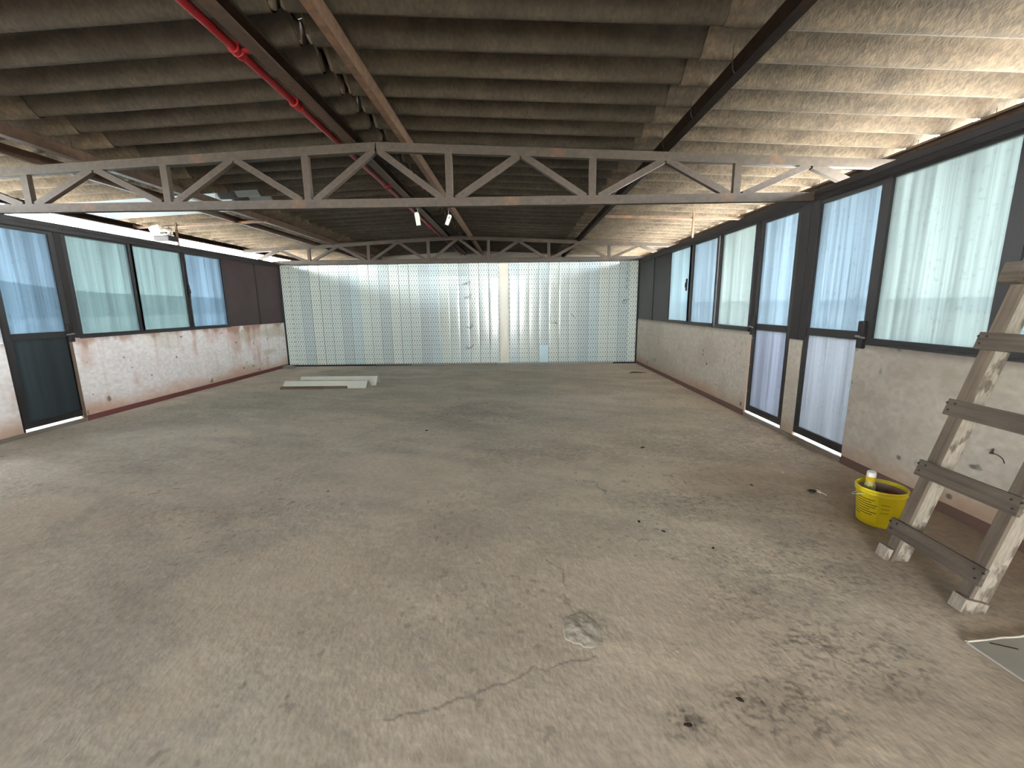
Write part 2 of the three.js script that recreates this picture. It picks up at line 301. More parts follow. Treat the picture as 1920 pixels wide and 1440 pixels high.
windowBay(2, 'right', [[-6.61, -5.71]], [M.paneGreen], 'greenish single pane window beside the far right door');
windowBay(3, 'right', [[-3.715, -2.81]], [M.paneGreen], 'wide greenish window right of the near right door');
windowBay(4, 'right', [[-2.7, -1.75], [-1.65, -0.7]], [M.paneSky, M.paneGreen], 'window behind the wooden ladder');
windowBay(5, 'left', [[-8.80, -7.86]], [M.paneLeftBlue], 'pale blue window at the far end of the left wall', -7.83);
windowBay(6, 'left', [[-7.77, -6.80], [-6.72, -5.80]], [M.paneLeftGreen, M.paneLeftGreen], 'pair of greenish ribbed panes beside the left door');

M.jambBrown = mat({ color: rgb(104, 88, 74), roughness: 0.9, bumpMap: fineBump, bumpScale: 0.002 }); M.jambPale = mat({ color: rgb(178, 158, 142), roughness: 0.9, bumpMap: fineBump, bumpScale: 0.002 });
function door(n, side, z0, z1, lockSide, up, low, label) {
  const L = side === 'left', x = L ? XL : XR, s = L ? -1 : 1, d = struct('door_' + n, label), xa = x + s * 0.005, xb = x + s * 0.05, w = 0.062;
  part(d, 'frame', [bx(xa, xb, 0.088, 2.49, z0, z0 + w), bx(xa, xb, 0.088, 2.49, z1 - w, z1), bx(xa, xb, 2.455, 2.49, z0 + w, z1 - w), bx(xa, xb, 0.088, 0.165, z0 + w, z1 - w)], M.black);
  part(d, 'middle_rail', bx(xa - s * 0.004, xb, 1.16, 1.235, z0 + w, z1 - w), M.black);
  part(d, 'pane', bx(x + s * 0.024, x + s * 0.028, 1.225, 2.465, z0 + w - 0.01, z1 - w + 0.01), up);
  part(d, 'pane', bx(x + s * 0.024, x + s * 0.028, 0.155, 1.17, z0 + w - 0.01, z1 - w + 0.01), low);
  const zl = lockSide < 0 ? z0 + 0.04 : z1 - 0.04;
  const lk = part(d, 'lock', [rbx(x - s * 0.035, xa, 1.09, 1.33, zl - 0.035, zl + 0.035, 0.01)], M.blackDull);
  part(lk, 'handle', [rod([x - s * 0.03, 1.2, zl], [x - s * 0.07, 1.2, zl], 0.008), rod([x - s * 0.07, 1.2, zl], [x - s * 0.07, 1.19, zl + 0.1], 0.008)], M.chrome);
  for (const y of [0.35, 0.7, 1.05]) part(d, 'rivet', rod([xa - s * 0.004, y, zl - 0.02], [xa, y, zl - 0.02], 0.006, 8), M.chrome);
  part(d, 'door_jamb', bx(x - s * 0.002, x + s * 0.06, 1.14, 2.49, z0 - 0.1, z0 - 0.004), M.blackDull);
  if (n % 2) part(d, 'jamb_board', rbx(x - s * 0.004, x + s * 0.1, 0.05, 1.138, -5.638, -5.598, 0.004), L ? M.jambBrown : M.jambPale); part(d, 'door_jamb', bx(x - s * 0.002, x + s * 0.09, n % 2 ? 0.06 : 1.14, 2.49, z1 + 0.004, z1 + 0.03), M.blackDull);
}
door(1, 'right', -5.60, -4.83, -1, M.paneBlue, M.paneDoor, 'far right black framed door of blue ribbed panes');
door(2, 'right', -4.60, -3.76, 1, M.paneBlue, M.paneDoorPale, 'near right black framed door of blue ribbed panes');
door(3, 'left', -5.66, -4.90, -1, M.paneLeftBlue, M.paneShaded, 'left black framed door with a lower pane coloured dark for the shade behind it');
door(4, 'left', -4.59, -3.76, 1, M.paneLeftBlue, M.paneShaded, 'left black framed door cut by the picture edge');
// blank sheet metal fields at the far end of both side walls
for (const [side, m, k] of [['left', M.brownMetal, 1], ['right', M.blackMetal, 2]]) {
  const L = side === 'left', x = L ? XL : XR, s = L ? -1 : 1, w = struct('wall_' + side + '_infill', L ? 'dark brown sheet metal panels closing the far end of the left wall' : 'black sheet metal panels closing the far end of the right wall');
  const zs = L ? [[-9.90, -8.87], [-10.9, -9.92]] : [[-9.76, -8.83], [-10.9, -9.78]];
  for (const [a, b] of zs) part(w, 'metal_panel', rbx(x + s * 0.004, x + s * 0.05, 1.135, 2.49, a, b, 0.006), m);
  part(w, 'cover_strip', rbx(x - s * 0.006, x + s * 0.05, 1.135, 2.49, zs[0][0] - 0.03, zs[0][0] + 0.01, 0.005), M.blackDull);
}

// ---------------------------------------------------------------- back wall clad with printed boards
const dashFn = (base, tint) => (u, v) => {                            // one tile: 62.5 x 110 mm with two little drops
  let d = 0; for (const [cx, cy] of [[0.25, 0.25], [0.75, 0.75]]) { const dx = (u - cx) / 0.135, dy = (v - cy) / 0.2; d = Math.max(d, sstep(1.15, 0.7, dx * dx * (1 + 0.7 * dy) + dy * dy)); }
  return base.map((b, i) => mix(b, tint[i], d * 0.62) / 255);
};
const dashes = tex(128, 128, dashFn([236, 240, 238], [120, 124, 128]), { size: [0.0625, 0.115] });
const grime = tex(256, 512, grey((u, v) => 0.4 + 0.5 * fbm(u * 3, v * 6, 951, 4, 3, 6)), { srgb: false, size: [1.3, 2.6] });
const boardTones = [[220, 227, 222], [214, 223, 221], [204, 219, 223], [216, 224, 219], [198, 209, 211]].map(([r, g, b], i) => phys({ map: dashes, color: rgb(r, g, b), roughness: 0.17 + 0.02 * i, bumpMap: grime, bumpScale: 0.0008, specularIntensity: 1 }));
M.boardCream = phys({ color: rgb(196, 194, 176), roughness: 0.3, bumpMap: grime, bumpScale: 0.002 });
M.boardPlain = phys({ color: rgb(178, 206, 214), roughness: 0.3 });
M.ink = mat({ color: rgb(40, 38, 42), roughness: 0.8 });
{
  const w = struct('wall_back', 'end wall clad with upright pale printed boards');
  part(w, 'backing', bx(XL - 0.1, XR + 0.1, 0, 2.6, ZB - 0.13, ZB - 0.02), M.concrete);
  const edges = []; for (let x = -0.452 + 0.25 * 14; x > XL; x -= 0.25) if (x < XR - 0.02) edges.push(x); edges.push(XL + 0.03); edges.reverse(); edges.push(XR - 0.03);
  const cache = new Map();
  for (let i = 0; i + 1 < edges.length; i++) {
    const a = edges[i], b = edges[i + 1], wd = b - a - [0.0035, 0.006, 0.004, 0.011, 0.005, 0.008][(i * 5 + (i >> 2)) % 6], cream = Math.abs(a + 0.452) < 0.01, key = wd.toFixed(3);
    if (!cache.has(key)) { // slightly bowed face with rounded long edges
      const sh = new THREE.Shape(), n = 8; sh.moveTo(-wd / 2, -0.01); sh.lineTo(wd / 2, -0.01); sh.lineTo(wd / 2, -0.002);
      for (let k = 0; k <= n; k++) { const t = k / n, e = Math.min(t, 1 - t); sh.lineTo(wd / 2 - wd * t, -0.002 + 0.002 * Math.min(1, e * 16) + 0.0012 * Math.sin(Math.PI * t)); }
      sh.closePath();
      const g = new THREE.ExtrudeGeometry(sh, { depth: 2.545, bevelEnabled: false, steps: 1 }); g.rotateX(-Math.PI / 2); g.scale(1, 1, -1); 
      const idx = g.index; const gg = idx ? g.toNonIndexed() : g; const P = gg.attributes.position; // mirrored: turn the faces round
      for (let t = 0; t < P.count; t += 3) for (const A of [gg.attributes.position, gg.attributes.normal]) { const v1 = [A.getX(t + 1), A.getY(t + 1), A.getZ(t + 1)]; A.setXYZ(t + 1, A.getX(t + 2), A.getY(t + 2), A.getZ(t + 2)); A.setXYZ(t + 2, ...v1); }
      const q = toCreasedNormals(gg, 0.5); metreUV(q);
      cache.set(key, q);
    }
    const o = part(w, 'board', cache.get(key), cream ? M.boardCream : boardTones[[0, 1, 0, 3, 4, 4, 0, 1, 3, 0, 1, 0, 2, 1, 0, 4, 0, 1, 2, 2][(i * 7 + (i >> 1)) % 20]], cream ? 'plain cream board without print' : undefined);
    o.position.set((a + b) / 2, 0.04, ZB); o.rotation.y = span(-0.008, 0.008); o.rotation.x = span(-0.003, 0.003);
  }
  part(w, 'patch_board', rbx(0.556, 0.79, 0.05, 0.5, ZB - 0.004, ZB + 0.006, 0.002), M.boardPlain, 'plain pale blue piece without print');
  // hand scrawls on the boards
  const scrawl = (x, y, sx, sy, pts) => tube(pts.map(([a, b]) => [x + a * sx, y + b * sy, ZB + 0.005]), 0.0045, pts.length * 5, 5);
  const loops = [[0, 0], [0.5, 0.7], [1, 0.2], [0.6, -0.4], [0.2, 0.1], [0.9, 0.5], [1.4, 0.3], [1.8, 0.9], [1.2, -0.2]];
  const marks = [];
  for (const [x, y, s] of [[-1.34, 2.03, 0.09], [-1.32, 1.7, 0.1], [-1.3, 0.95, 0.1], [-1.36, 0.42, 0.12]]) marks.push(scrawl(x, y, s, s * 0.8, loops.map(([a, b], i) => [a + 0.3 * Math.sin(i * 2.1 + x + y * 3), b + 0.3 * Math.cos(i * 1.7 + y)])));
  marks.push(scrawl(0.825, 1.05, 0.03, 0.48, [[0, 1], [0.3, 0.8], [-0.2, 0.6], [0.2, 0.3], [0, 0], [2, 0], [6, -0.02], [4, 0.05], [7, -0.08]]));
  marks.push(scrawl(1.35, 1.22, 0.12, 0.12, [[0, 0.5], [0.4, 0.2], [0.8, -0.3], [1.1, -0.6]]));
  marks.push(scrawl(2.62, 1.55, 0.14, 0.14, [[0, 0], [0.5, -0.3], [0.9, 0.1], [0.5, 0.4], [0.2, 0.1], [0.9, 0.5], [1.3, 0.2]]));
  for (let k = 0; k < 4; k++) marks.push(scrawl(2.7, 2.42 - k * 0.17, 0.07, 0.07, [[0, 0.4], [0.5, 0.8], [0.6, 0.1], [0.2, -0.3], [0.7, -0.4]]));
  part(w, 'scrawl', marks, M.ink, 'dark hand drawn scrawls on the boards');
  part(w, 'corner_post', bx(XL - 0.01, XL + 0.028, 0, 2.6, ZB - 0.03, ZB + 0.022), M.blackDull);
  part(w, 'corner_post', bx(XR - 0.028, XR + 0.01, 0, 2.6, ZB - 0.03, ZB + 0.022), M.blackDull);
  part(w, 'top_rail', [bx(XL, XR, 2.588, 2.655, ZB - 0.09, ZB + 0.03), bx(XL, XR, 2.575, 2.59, ZB + 0.015, ZB + 0.03)], M.blackDull, 'dark steel rail along the top of the boards');
  part(w, 'foot_joint', bx(XL, XR, 0, 0.042, ZB - 0.03, ZB + 0.004), M.blackDull);
}
// loose grey strips lying along the foot of the back wall
[[-3.64, -2.76, 'short dull grey strip on the floor against the printed wall, leftmost of the three'], [-2.74, -0.56, 'longer dull grey strip on the floor against the printed wall, in the middle of the three'], [-0.54, 2.44, 'longest pale grey strip on the floor against the printed wall, rightmost of the three']].forEach(([a, b, l], i) =>
  single('floor_strip', [rbx(a, b, 0.0, 0.052, ZB + 0.02, ZB + 0.05, 0.003), bx(a, b, 0.0, 0.012, ZB + 0.048, ZB + 0.09)], mat({ color: [rgb(104, 100, 92), rgb(128, 124, 114), rgb(140, 140, 134)][i], roughness: 0.7, bumpMap: fineBump, bumpScale: 0.001 }), l, 'strip', [0, 0, 0], 'loose strips along the printed wall'));

// wall behind the camera: low walls, ribbed panes and a wide open gateway; and the closed end of the next room
{
  const w = struct('wall_front', 'wall behind the camera with a wide gateway');
  for (const [a, b] of [[XL - TH, -1.9], [0.1, XR + TH]]) part(w, 'parapet', bx(a, b, 0, 1.135, ZF, ZF + TH), M.wallR);
  part(w, 'header', bx(XL - TH, XR + TH, 2.5, 2.95, ZF, ZF + TH), M.wallR);
  for (const x of [-5.2, -3.7, -1.96, 0.1, 1.5]) part(w, 'post', bx(x, x + 0.1, x > -2 && x < 0.2 ? 0 : 1.135, 2.5, ZF, ZF + TH), M.blackDull);
  for (const [a, b, m] of [[XL, -5.2, M.paneGreen], [-5.1, -3.7, M.paneSky], [-3.6, -1.96, M.paneBlue], [0.2, 1.5, M.paneSky], [1.6, XR, M.paneGreen]]) part(w, 'pane', bx(a, b, 1.135, 2.5, ZF + 0.05, ZF + 0.054), m);
  structMesh('wall_far', bx(XL - 1, XR + 1, 0, 3.5, -14.5, -14.4), M.concrete, 'end wall of the room beyond');
  structMesh('floor_far', bx(XL - TH, XR + TH, -0.16, 0, -15.1, FZ0 - 0.002), M.concrete, 'concrete floor of the room beyond');
}

// ---------------------------------------------------------------- roof of wide corrugated sheets
const WAVES = 3, SW = WAVES * PITCH, DEPTH = 0.12, TK = 0.008;
// z runs from 0 to SW; x from xa to xb; lift raises the sheet where it laps over another one
function sheetGeo(xa, xb, lift, endLift) {
  const nz = WAVES * 18, nx = 8, pos = [], nor = [], uv = [], idx = [];
  const y0 = (x) => roofY(x) + lift + endLift * clamp((x - xa) / (xb - xa));
  const wave = (z) => { const t = z / PITCH, c = 0.5 - 0.5 * Math.cos(t * Math.PI * 2); return DEPTH * Math.pow(c, 0.85) + 0.010 * sstep(SW - 0.17, SW - 0.03, z); };
  const dwave = (z) => (wave(z + 0.001) - wave(z - 0.001)) / 0.002;
  for (const side of [0, 1]) for (let i = 0; i <= nx; i++) for (let j = 0; j <= nz; j++) {
    const x = mix(xa, xb, i / nx), z = -0.02 + (SW + 0.02) * j / nz, d = dwave(z), l = Math.hypot(d, 1);
    pos.push(x, y0(x) + wave(z) + side * TK, z); nor.push(0, (side ? 1 : -1) / l, (side ? -1 : 1) * d / l); uv.push(x, z);
  }
  { const arc = [0]; for (let j = 1; j <= nz; j++) { const a = -0.02 + (SW + 0.02) * (j - 1) / nz, b = -0.02 + (SW + 0.02) * j / nz; arc.push(arc[j - 1] + Math.hypot(b - a, wave(b) - wave(a))); } for (let k = 0; k < uv.length / 2; k++) uv[2 * k + 1] = arc[k % (nz + 1)]; }
  const row = nz + 1, half = (nx + 1) * row;
  for (let i = 0; i < nx; i++) for (let j = 0; j < nz; j++) {
    const a = i * row + j, b = a + row; const up = xb > xa;
    const q = [a, b, a + 1, b, b + 1, a + 1], r = [a, a + 1, b, b, a + 1, b + 1];
    for (const k of up ? q : r) idx.push(k); for (const k of up ? r : q) idx.push(k + half);
  }
  const g = new THREE.BufferGeometry();
  const wall = (list) => { for (let k = 0; k + 1 < list.length; k++) { const [a, b] = [list[k], list[k + 1]]; const at = pos.length / 3; for (const v of [a, b, a + half, b + half]) { pos.push(pos[3 * v], pos[3 * v + 1], pos[3 * v + 2]); nor.push(...list.n); uv.push(uv[2 * v], uv[2 * v + 1]); } idx.push(at, at + 1, at + 2, at + 1, at + 3, at + 2); } };
  const s = Math.sign(xb - xa), e0 = Array.from({ length: row }, (_, j) => j), e1 = e0.map((j) => nx * row + j), s0 = Array.from({ length: nx + 1 }, (_, i) => i * row), s1 = s0.map((i) => i + nz);
  e0.n = [-s, 0, 0]; e1.n = [s, 0, 0]; s0.n = [0, 0, -1]; s1.n = [0, 0, 1];
  [e0, e1, s0, s1].forEach(wall);
  g.setAttribute('position', new THREE.Float32BufferAttribute(pos, 3)); g.setAttribute('normal', new THREE.Float32BufferAttribute(nor, 3)); g.setAttribute('uv', new THREE.Float32BufferAttribute(uv, 2)); g.setIndex(idx);
  return g;
}
{
  const roof = struct('ceiling', 'low pitched roof of wide corrugated fibre cement sheets');
  const geos = {
    rightLow: sheetGeo(1.245, 4.05, 0, 0), rightUp: sheetGeo(-1.36, 1.66, 0.0, 0.013), leftLow: sheetGeo(-4.04, -7.0, 0, 0), leftUp: sheetGeo(-1.45, -4.34, 0.0, 0.013), leftUpShort: sheetGeo(-1.45, -3.78, 0.0, 0.004), leftLowShort: sheetGeo(-4.12, -7.0, 0, 0), mend: sheetGeo(-3.6, -4.4, 0.016, 0.004), skylight: sheetGeo(-1.9, -4.9, 0.004, 0.013),
  };
  const first = Z0 - 11 * SW - 0.345 * 1.0, count = 22; // troughs fall on Z0 - k * PITCH
  for (let k = 0; k < count; k++) {
    const z = first + k * SW, near = (c) => Math.abs(z + SW / 2 - c) < SW / 2;
    const put = (name, g, m, label) => { const o = part(roof, name, g, m, label); o.position.z = z; return o; };
    const t = k % 3;
    put('roof_sheet', geos.rightLow, M.roofPale[(k * 2) % 3]); put('roof_sheet', geos.rightUp, M.roofDark[(k * 5 + 1) % 3]);
    if (near(-7.0)) put('skylight_sheet', geos.leftLowShort, M.skylight, 'pale translucent roof sheet'); else put('roof_sheet', geos.leftLow, M.roofLeft[(k + t) % 3]);
    if (near(-6.9)) { put('roof_sheet', geos.leftUpShort, M.roofDark[0], 'broken short sheet mended with a translucent piece'); put('skylight_sheet', geos.mend, M.mend, 'small translucent mending piece'); } else put('roof_sheet', geos.leftUp, M.roofDark[(k * 7) % 3]);
  }
  // ridge caps: inverted V pieces, one per sheet width
  const cap = new THREE.Shape(); const cy = (x) => roofY(x) + DEPTH + 0.022;
  const L = [[-0.33, 0], [-0.1, 0.01], [0, 0.03], [0.1, 0.01], [0.33, 0]];
  cap.moveTo(L[0][0], cy(RX + L[0][0])); for (const [a, b] of L.slice(1)) cap.lineTo(a, cy(RX + a) + b); for (const [a, b] of [...L].reverse()) cap.lineTo(a, cy(RX + a) + b + 0.01); cap.closePath();
  const cg = metreUV(plain(new THREE.ExtrudeGeometry(cap, { depth: SW - 0.006, bevelEnabled: false })));
  // mortar bedding that hangs under both flanges of the cap
  const mort = (sx) => { const g = new THREE.BufferGeometry(), n = 40, p = [], ix = []; for (let i = 0; i <= n; i++) { const z = SW * i / n, e = sx * (0.0 + 0.05 * fbm(z * 9 + sx * 3, 1.5, 861, 3)), f = sx * 0.31, wv = DEPTH * Math.pow(0.5 - 0.5 * Math.cos(z / PITCH * Math.PI * 2), 0.85) + 0.013, yl = roofY(RX + e) + wv + 0.012 * (fbm(z * 14, 4.5 + sx, 863, 3) - 0.6); for (const [x, y] of [[e, yl], [e, 9], [f, 9], [f, roofY(RX + f) + wv + 0.004]]) p.push(x, Math.min(y, cy(RX + x)), z); if (i < n) for (let q = 0; q < 4; q++) { const a = i * 4 + q, b = i * 4 + (q + 1) % 4; ix.push(a, a + 4, b, b, a + 4, b + 4); } } g.setAttribute('position', new THREE.Float32BufferAttribute(p, 3)); g.setIndex(ix); g.computeVertexNormals(); return metreUV(g); };
  const mg = join([mort(-1), mort(1)]);
  const mortarMat = mat({ color: rgb(92, 80, 66), roughness: 1, bumpMap: fineBump, bumpScale: 0.01, side: THREE.DoubleSide });
  for (let k = 0; k < count; k++) { const c = part(roof, 'ridge_cap', cg, M.roofDark[(k * 4) % 3]); c.position.set(RX, 0, first + k * SW); const o = part(roof, 'ridge_mortar', mg, mortarMat); o.position.set(RX, 0, first + k * SW); }
}

// ---------------------------------------------------------------- purlins
const PZ0 = -14.9, PZ1 = 6.95;
// C section: web at x = 0 growing towards dir (+1 or -1), lips turned in
function channel(h, b, dir, lip = 0.018, t = 0.004) {
  const s = new THREE.Shape(), P = [[0, 0], [b, 0], [b, lip], [b - t, lip], [b - t, t], [t, t], [t, h - t], [b - t, h - t], [b - t, h - lip], [b, h - lip], [b, h], [0, h]].map(([x, y]) => [x * dir, y]);
  if (dir < 0) P.reverse();
  s.moveTo(...P[0]); P.slice(1).forEach((p) => s.lineTo(...p)); s.closePath();
  const g = new THREE.ExtrudeGeometry(s, { depth: PZ1 - PZ0, bevelEnabled: false }); return metreUV(plain(g));
}
function purlin(x, dir, b, m, label, hooks) {
  const y = chordY(x) + 0.002, h = roofY(x + dir * b / 2) - y - 0.003, t = thing('roof_purlin', label, 'purlin', [x, y, 0], 'roof purlins');
  const c = part(t, 'channel', channel(h, b, dir), m); c.position.z = PZ0;
  if (hooks) for (let z = Z0 + PITCH * 5.5 - 0.1; z > -11; z -= PITCH * 2) part(t, 'hook_bolt', tube([[hooks, -0.004, z], [hooks - 0.015, 0.02, z], [hooks - 0.018, h, z], [hooks - 0.018, h + 0.16, z]], 0.003, 12, 5), M.blackDull);
  return t;
}
purlin(1.46, 1, 0.075, M.purlinBlack, 'black steel purlin under the step where dark sheets meet the pale right ones', -0.004);
purlin(-1.09, -1, 0.06, M.steelPale, 'pale brown steel purlin just right of the roof ridge', 0);
purlin(-1.70, 1, 0.09, M.steelBrown, 'brown channel purlin left of the ridge beside the red pipe', 0);
purlin(-4.4, -1, 0.08, M.steelBrown, 'rusty brown purlin under the lap of the left roof sheets', 0.004);
purlin(-4.86, -1, 0.05, M.steelBrown, 'thinner brown bar beside the rusty purlin on the left slope', 0);
purlin(3.93, -1, 0.07, M.steelBrown, 'brown eave purlin outside the right windows', 0.004);
purlin(-6.72, 1, 0.07, M.purlinBlack, 'dark eave purlin above the open gap over the left windows', 0.004);

// ---------------------------------------------------------------- trusses
function truss(z, dy, label) {
  const t = thing('roof_truss', label, 'truss', [0, 0, z], 'steel roof trusses');
  const n = 1.461, CH = 0.085, W = 0.06, top = (x) => chordY(x) + dy, bot = 2.51 + dy;
  for (const s of [-1, 1]) {
    const e = RX + s * 5.26;
    part(t, 'top_chord', bar([RX - s * 0.005, top(RX) - CH / 2, 0], [e, top(e) - CH / 2, 0], W, CH), M.steel);
    for (let k = 0; k < 3; k++) {
      const xv = RX + s * n * (k + 0.5), xa = RX + s * n * k, xb = RX + s * n * (k + 1), yb = bot + CH - 0.01;
      part(t, 'vertical_strut', bar([xv, bot + CH - 0.006, 0], [xv, top(xv) - CH + 0.006, 0], 0.055, 0.07, [0, 0, 1]), M.steel);
      part(t, 'diagonal_strut', bar([xa + s * 0.02, top(xa) - CH + 0.01, 0], [xv - s * 0.07, yb, 0], 0.055, 0.062), M.steel);
      part(t, 'diagonal_strut', bar([xb - s * 0.02, top(xb) - CH + 0.01, 0], [xv + s * 0.07, yb, 0], 0.055, 0.062), M.steel);
    }
    const xa = RX + s * n * 3; part(t, 'diagonal_strut', bar([xa + s * 0.02, top(xa) - CH + 0.01, 0], [xa + s * 0.52, 2.635 + dy, 0], 0.055, 0.075), M.steel);
  }
  part(t, 'bottom_chord', bar([XL - 0.02, bot + CH / 2, 0], [XR + 0.02, bot + CH / 2, 0], W, CH), M.steel);
  return t;
}
truss(-4.67, 0, 'rusty steel truss nearest the camera, spanning the whole room');
truss(-10.76, 0.03, 'far steel truss just in front of the printed end wall');

// ---------------------------------------------------------------- red pipe on the ridge purlin
{
  const x = -1.80, y = chordY(-1.80) + 0.035, t = thing('fire_pipe', 'long red painted steel pipe running beside the roof ridge', 'pipe', [x, y, 0]);
  part(t, 'pipe', rod([0, 0, PZ0], [0, 0, PZ1], 0.027, 16), M.redPaint);
  for (const z of [-1.35, -3.1, -3.85, -6.3, -9.2]) {
    part(t, 'coupling', [rod([0, 0, z - 0.045], [0, 0, z + 0.045], 0.036, 16), rod([0, 0, z - 0.05], [0, 0, z - 0.035], 0.04, 16), rod([0, 0, z + 0.035], [0, 0, z + 0.05], 0.04, 16)], M.redPaint);
    if (z !== -3.85) part(t, 'clamp', [rod([0, 0, z], [0.1, 0.0, z], 0.017, 10), new THREE.TorusGeometry(0.034, 0.007, 6, 18).translate(0, 0, z)], M.redPaint);
  }
}

// ---------------------------------------------------------------- light rafters and rods half way down the room
for (const [s, label] of [[1, 'thin steel rail under the right roof sheets with an upright rod'], [-1, 'thin steel rail under the left roof sheets that carries the floodlight']]) {
  const xa = RX + s * 2.95, xb = RX + s * 5.3, z = -7.8, ya = roofY(xa) - 0.105, yb = roofY(xb) - 0.055;
  const t = thing('roof_rail', label, 'rail', [0, 0, z]);
  part(t, 'rail', bar([xa, ya, 0], [xb, yb, 0], 0.03, 0.04), M.steelPale);
  const xr = s > 0 ? XR + 0.01 : XL - 0.01;
  part(t, 'upright_rod', bar([xr, 2.605, 0.03], [xr, s > 0 ? 3.06 : 2.99, 0.03], 0.025, 0.03), M.steelPale);
  part(t, 'end_clip', bar([xb, yb - 0.05, 0], [xb, yb + 0.07, 0], 0.05, 0.05), M.steelPale);
}
// floodlight wrapped in torn plastic
{
  const t = thing('floodlight', 'dark floodlight wrapped in crumpled plastic hanging under the left eave', 'floodlight', [-6.1, 2.72, -7.68]);
  part(t, 'lamp_head', [rbx(-0.12, 0.16, -0.06, 0.03, -0.1, 0.12, 0.02), rbx(-0.1, 0.1, 0.04, 0.09, -0.07, 0.09, 0.015)], M.blackDull);
  const g = new THREE.SphereGeometry(0.16, 28, 20), p = g.attributes.position;
  for (let i = 0; i < p.count; i++) { const v = new THREE.Vector3().fromBufferAttribute(p, i), f = 0.35 + 1.3 * fbm(v.x * 16 + 9, v.y * 16 + v.z * 13 + 9, 871, 4); p.setXYZ(i, v.x * f * 1.0 - 0.03, v.y * f * 0.75 + 0.07, v.z * f * 0.7); }
  g.computeVertexNormals(); part(t, 'plastic_wrap', g, mat({ color: rgb(206, 200, 184), roughness: 0.6 }), 'crumpled off white plastic');
  part(t, 'bracket', rod([0, 0.06, -0.115], [0, 0.2, -0.115], 0.009), M.blackDull); part(t, 'cable', rod([-0.09, 0.12, -0.1], [-0.09, 0.24, -0.11], 0.003), M.blackDull);
}
// lamp holders left hanging from the ridge purlins
for (const [x, z, y, tilt, label] of [[-1.66, -7.55, 3.11, -0.12, 'left of two white plastic lamp holders hanging from the ridge, the solid one'], [-1.165, -7.7, 3.115, 0.38, 'right of two white plastic lamp holders hanging from the ridge, with an open slot']]) {
  const t = thing('lamp_holder', label, 'lamp holder', [x, y, z], 'lamp holders under the ridge');
  part(t, 'wire', tube([[0, 0.02, 0], [0.008, -0.03, 0], [0, -0.07, 0]], 0.004, 8, 6), M.whitePlastic);
  const open = tilt > 0, s = new THREE.Shape(); s.moveTo(-0.03, -0.1); s.lineTo(0.03, -0.1); s.lineTo(0.034, 0.08); s.lineTo(0.02, 0.1); s.lineTo(-0.02, 0.1); s.lineTo(-0.034, 0.08); s.closePath();
  if (open) { const h = new THREE.Path(); h.moveTo(-0.014, 0.02); h.lineTo(-0.014, 0.07); h.lineTo(0.014, 0.07); h.lineTo(0.014, 0.02); h.closePath(); s.holes.push(h); }
  const b = part(t, 'holder_body', new THREE.ExtrudeGeometry(s, { depth: 0.035, bevelEnabled: true, bevelSize: 0.004, bevelThickness: 0.004, bevelSegments: 2 }).translate(0, 0, -0.017), M.whitePlastic);
  b.position.y = -0.16; b.rotation.z = -tilt; if (open) b.scale.setScalar(0.85);
}

// ---------------------------------------------------------------- wooden ladder leaning on the right wall
const woodMap = (s, a, b) => tex(512, 512, (u, v) => { const g = fbm(u * 40, v * 3, s, 4, 40, 3), d = fbm(u * 6, v * 6, s + 4, 4, 6, 6), k = clamp(0.5 + (g - 0.5) * 0.9 + (d - 0.5) * 0.9); return [mix(a[0], b[0], k) / 255, mix(a[1], b[1], k) / 255, mix(a[2], b[2], k) / 255]; }, { size: [0.5, 1.5] });
M.wood = mat({ map: woodMap(1001, [74, 64, 54], [120, 107, 92]), roughness: 0.85, bumpMap: fineBump, bumpScale: 0.002 });
M.woodRung = mat({ map: (() => { const t = woodMap(1011, [68, 60, 51], [108, 97, 84]); t.rotation = Math.PI / 2; return t; })(), roughness: 0.85, bumpMap: fineBump, bumpScale: 0.002 });
M.woodWhite = mat({ map: tex(256, 512, (u, v) => { const a = fbm(u * 8, v * 12, 1021, 5, 8, 12), k = sstep(0.56, 0.7, a), f = fbm(u * 40, v * 30, 1031, 2, 40, 30) * 0.15; return [mix(146, 98, k) / 255 + f - 0.07, mix(136, 88, k) / 255 + f - 0.07, mix(122, 76, k) / 255 + f - 0.07]; }, { size: [0.4, 1.1] }), roughness: 0.85 });
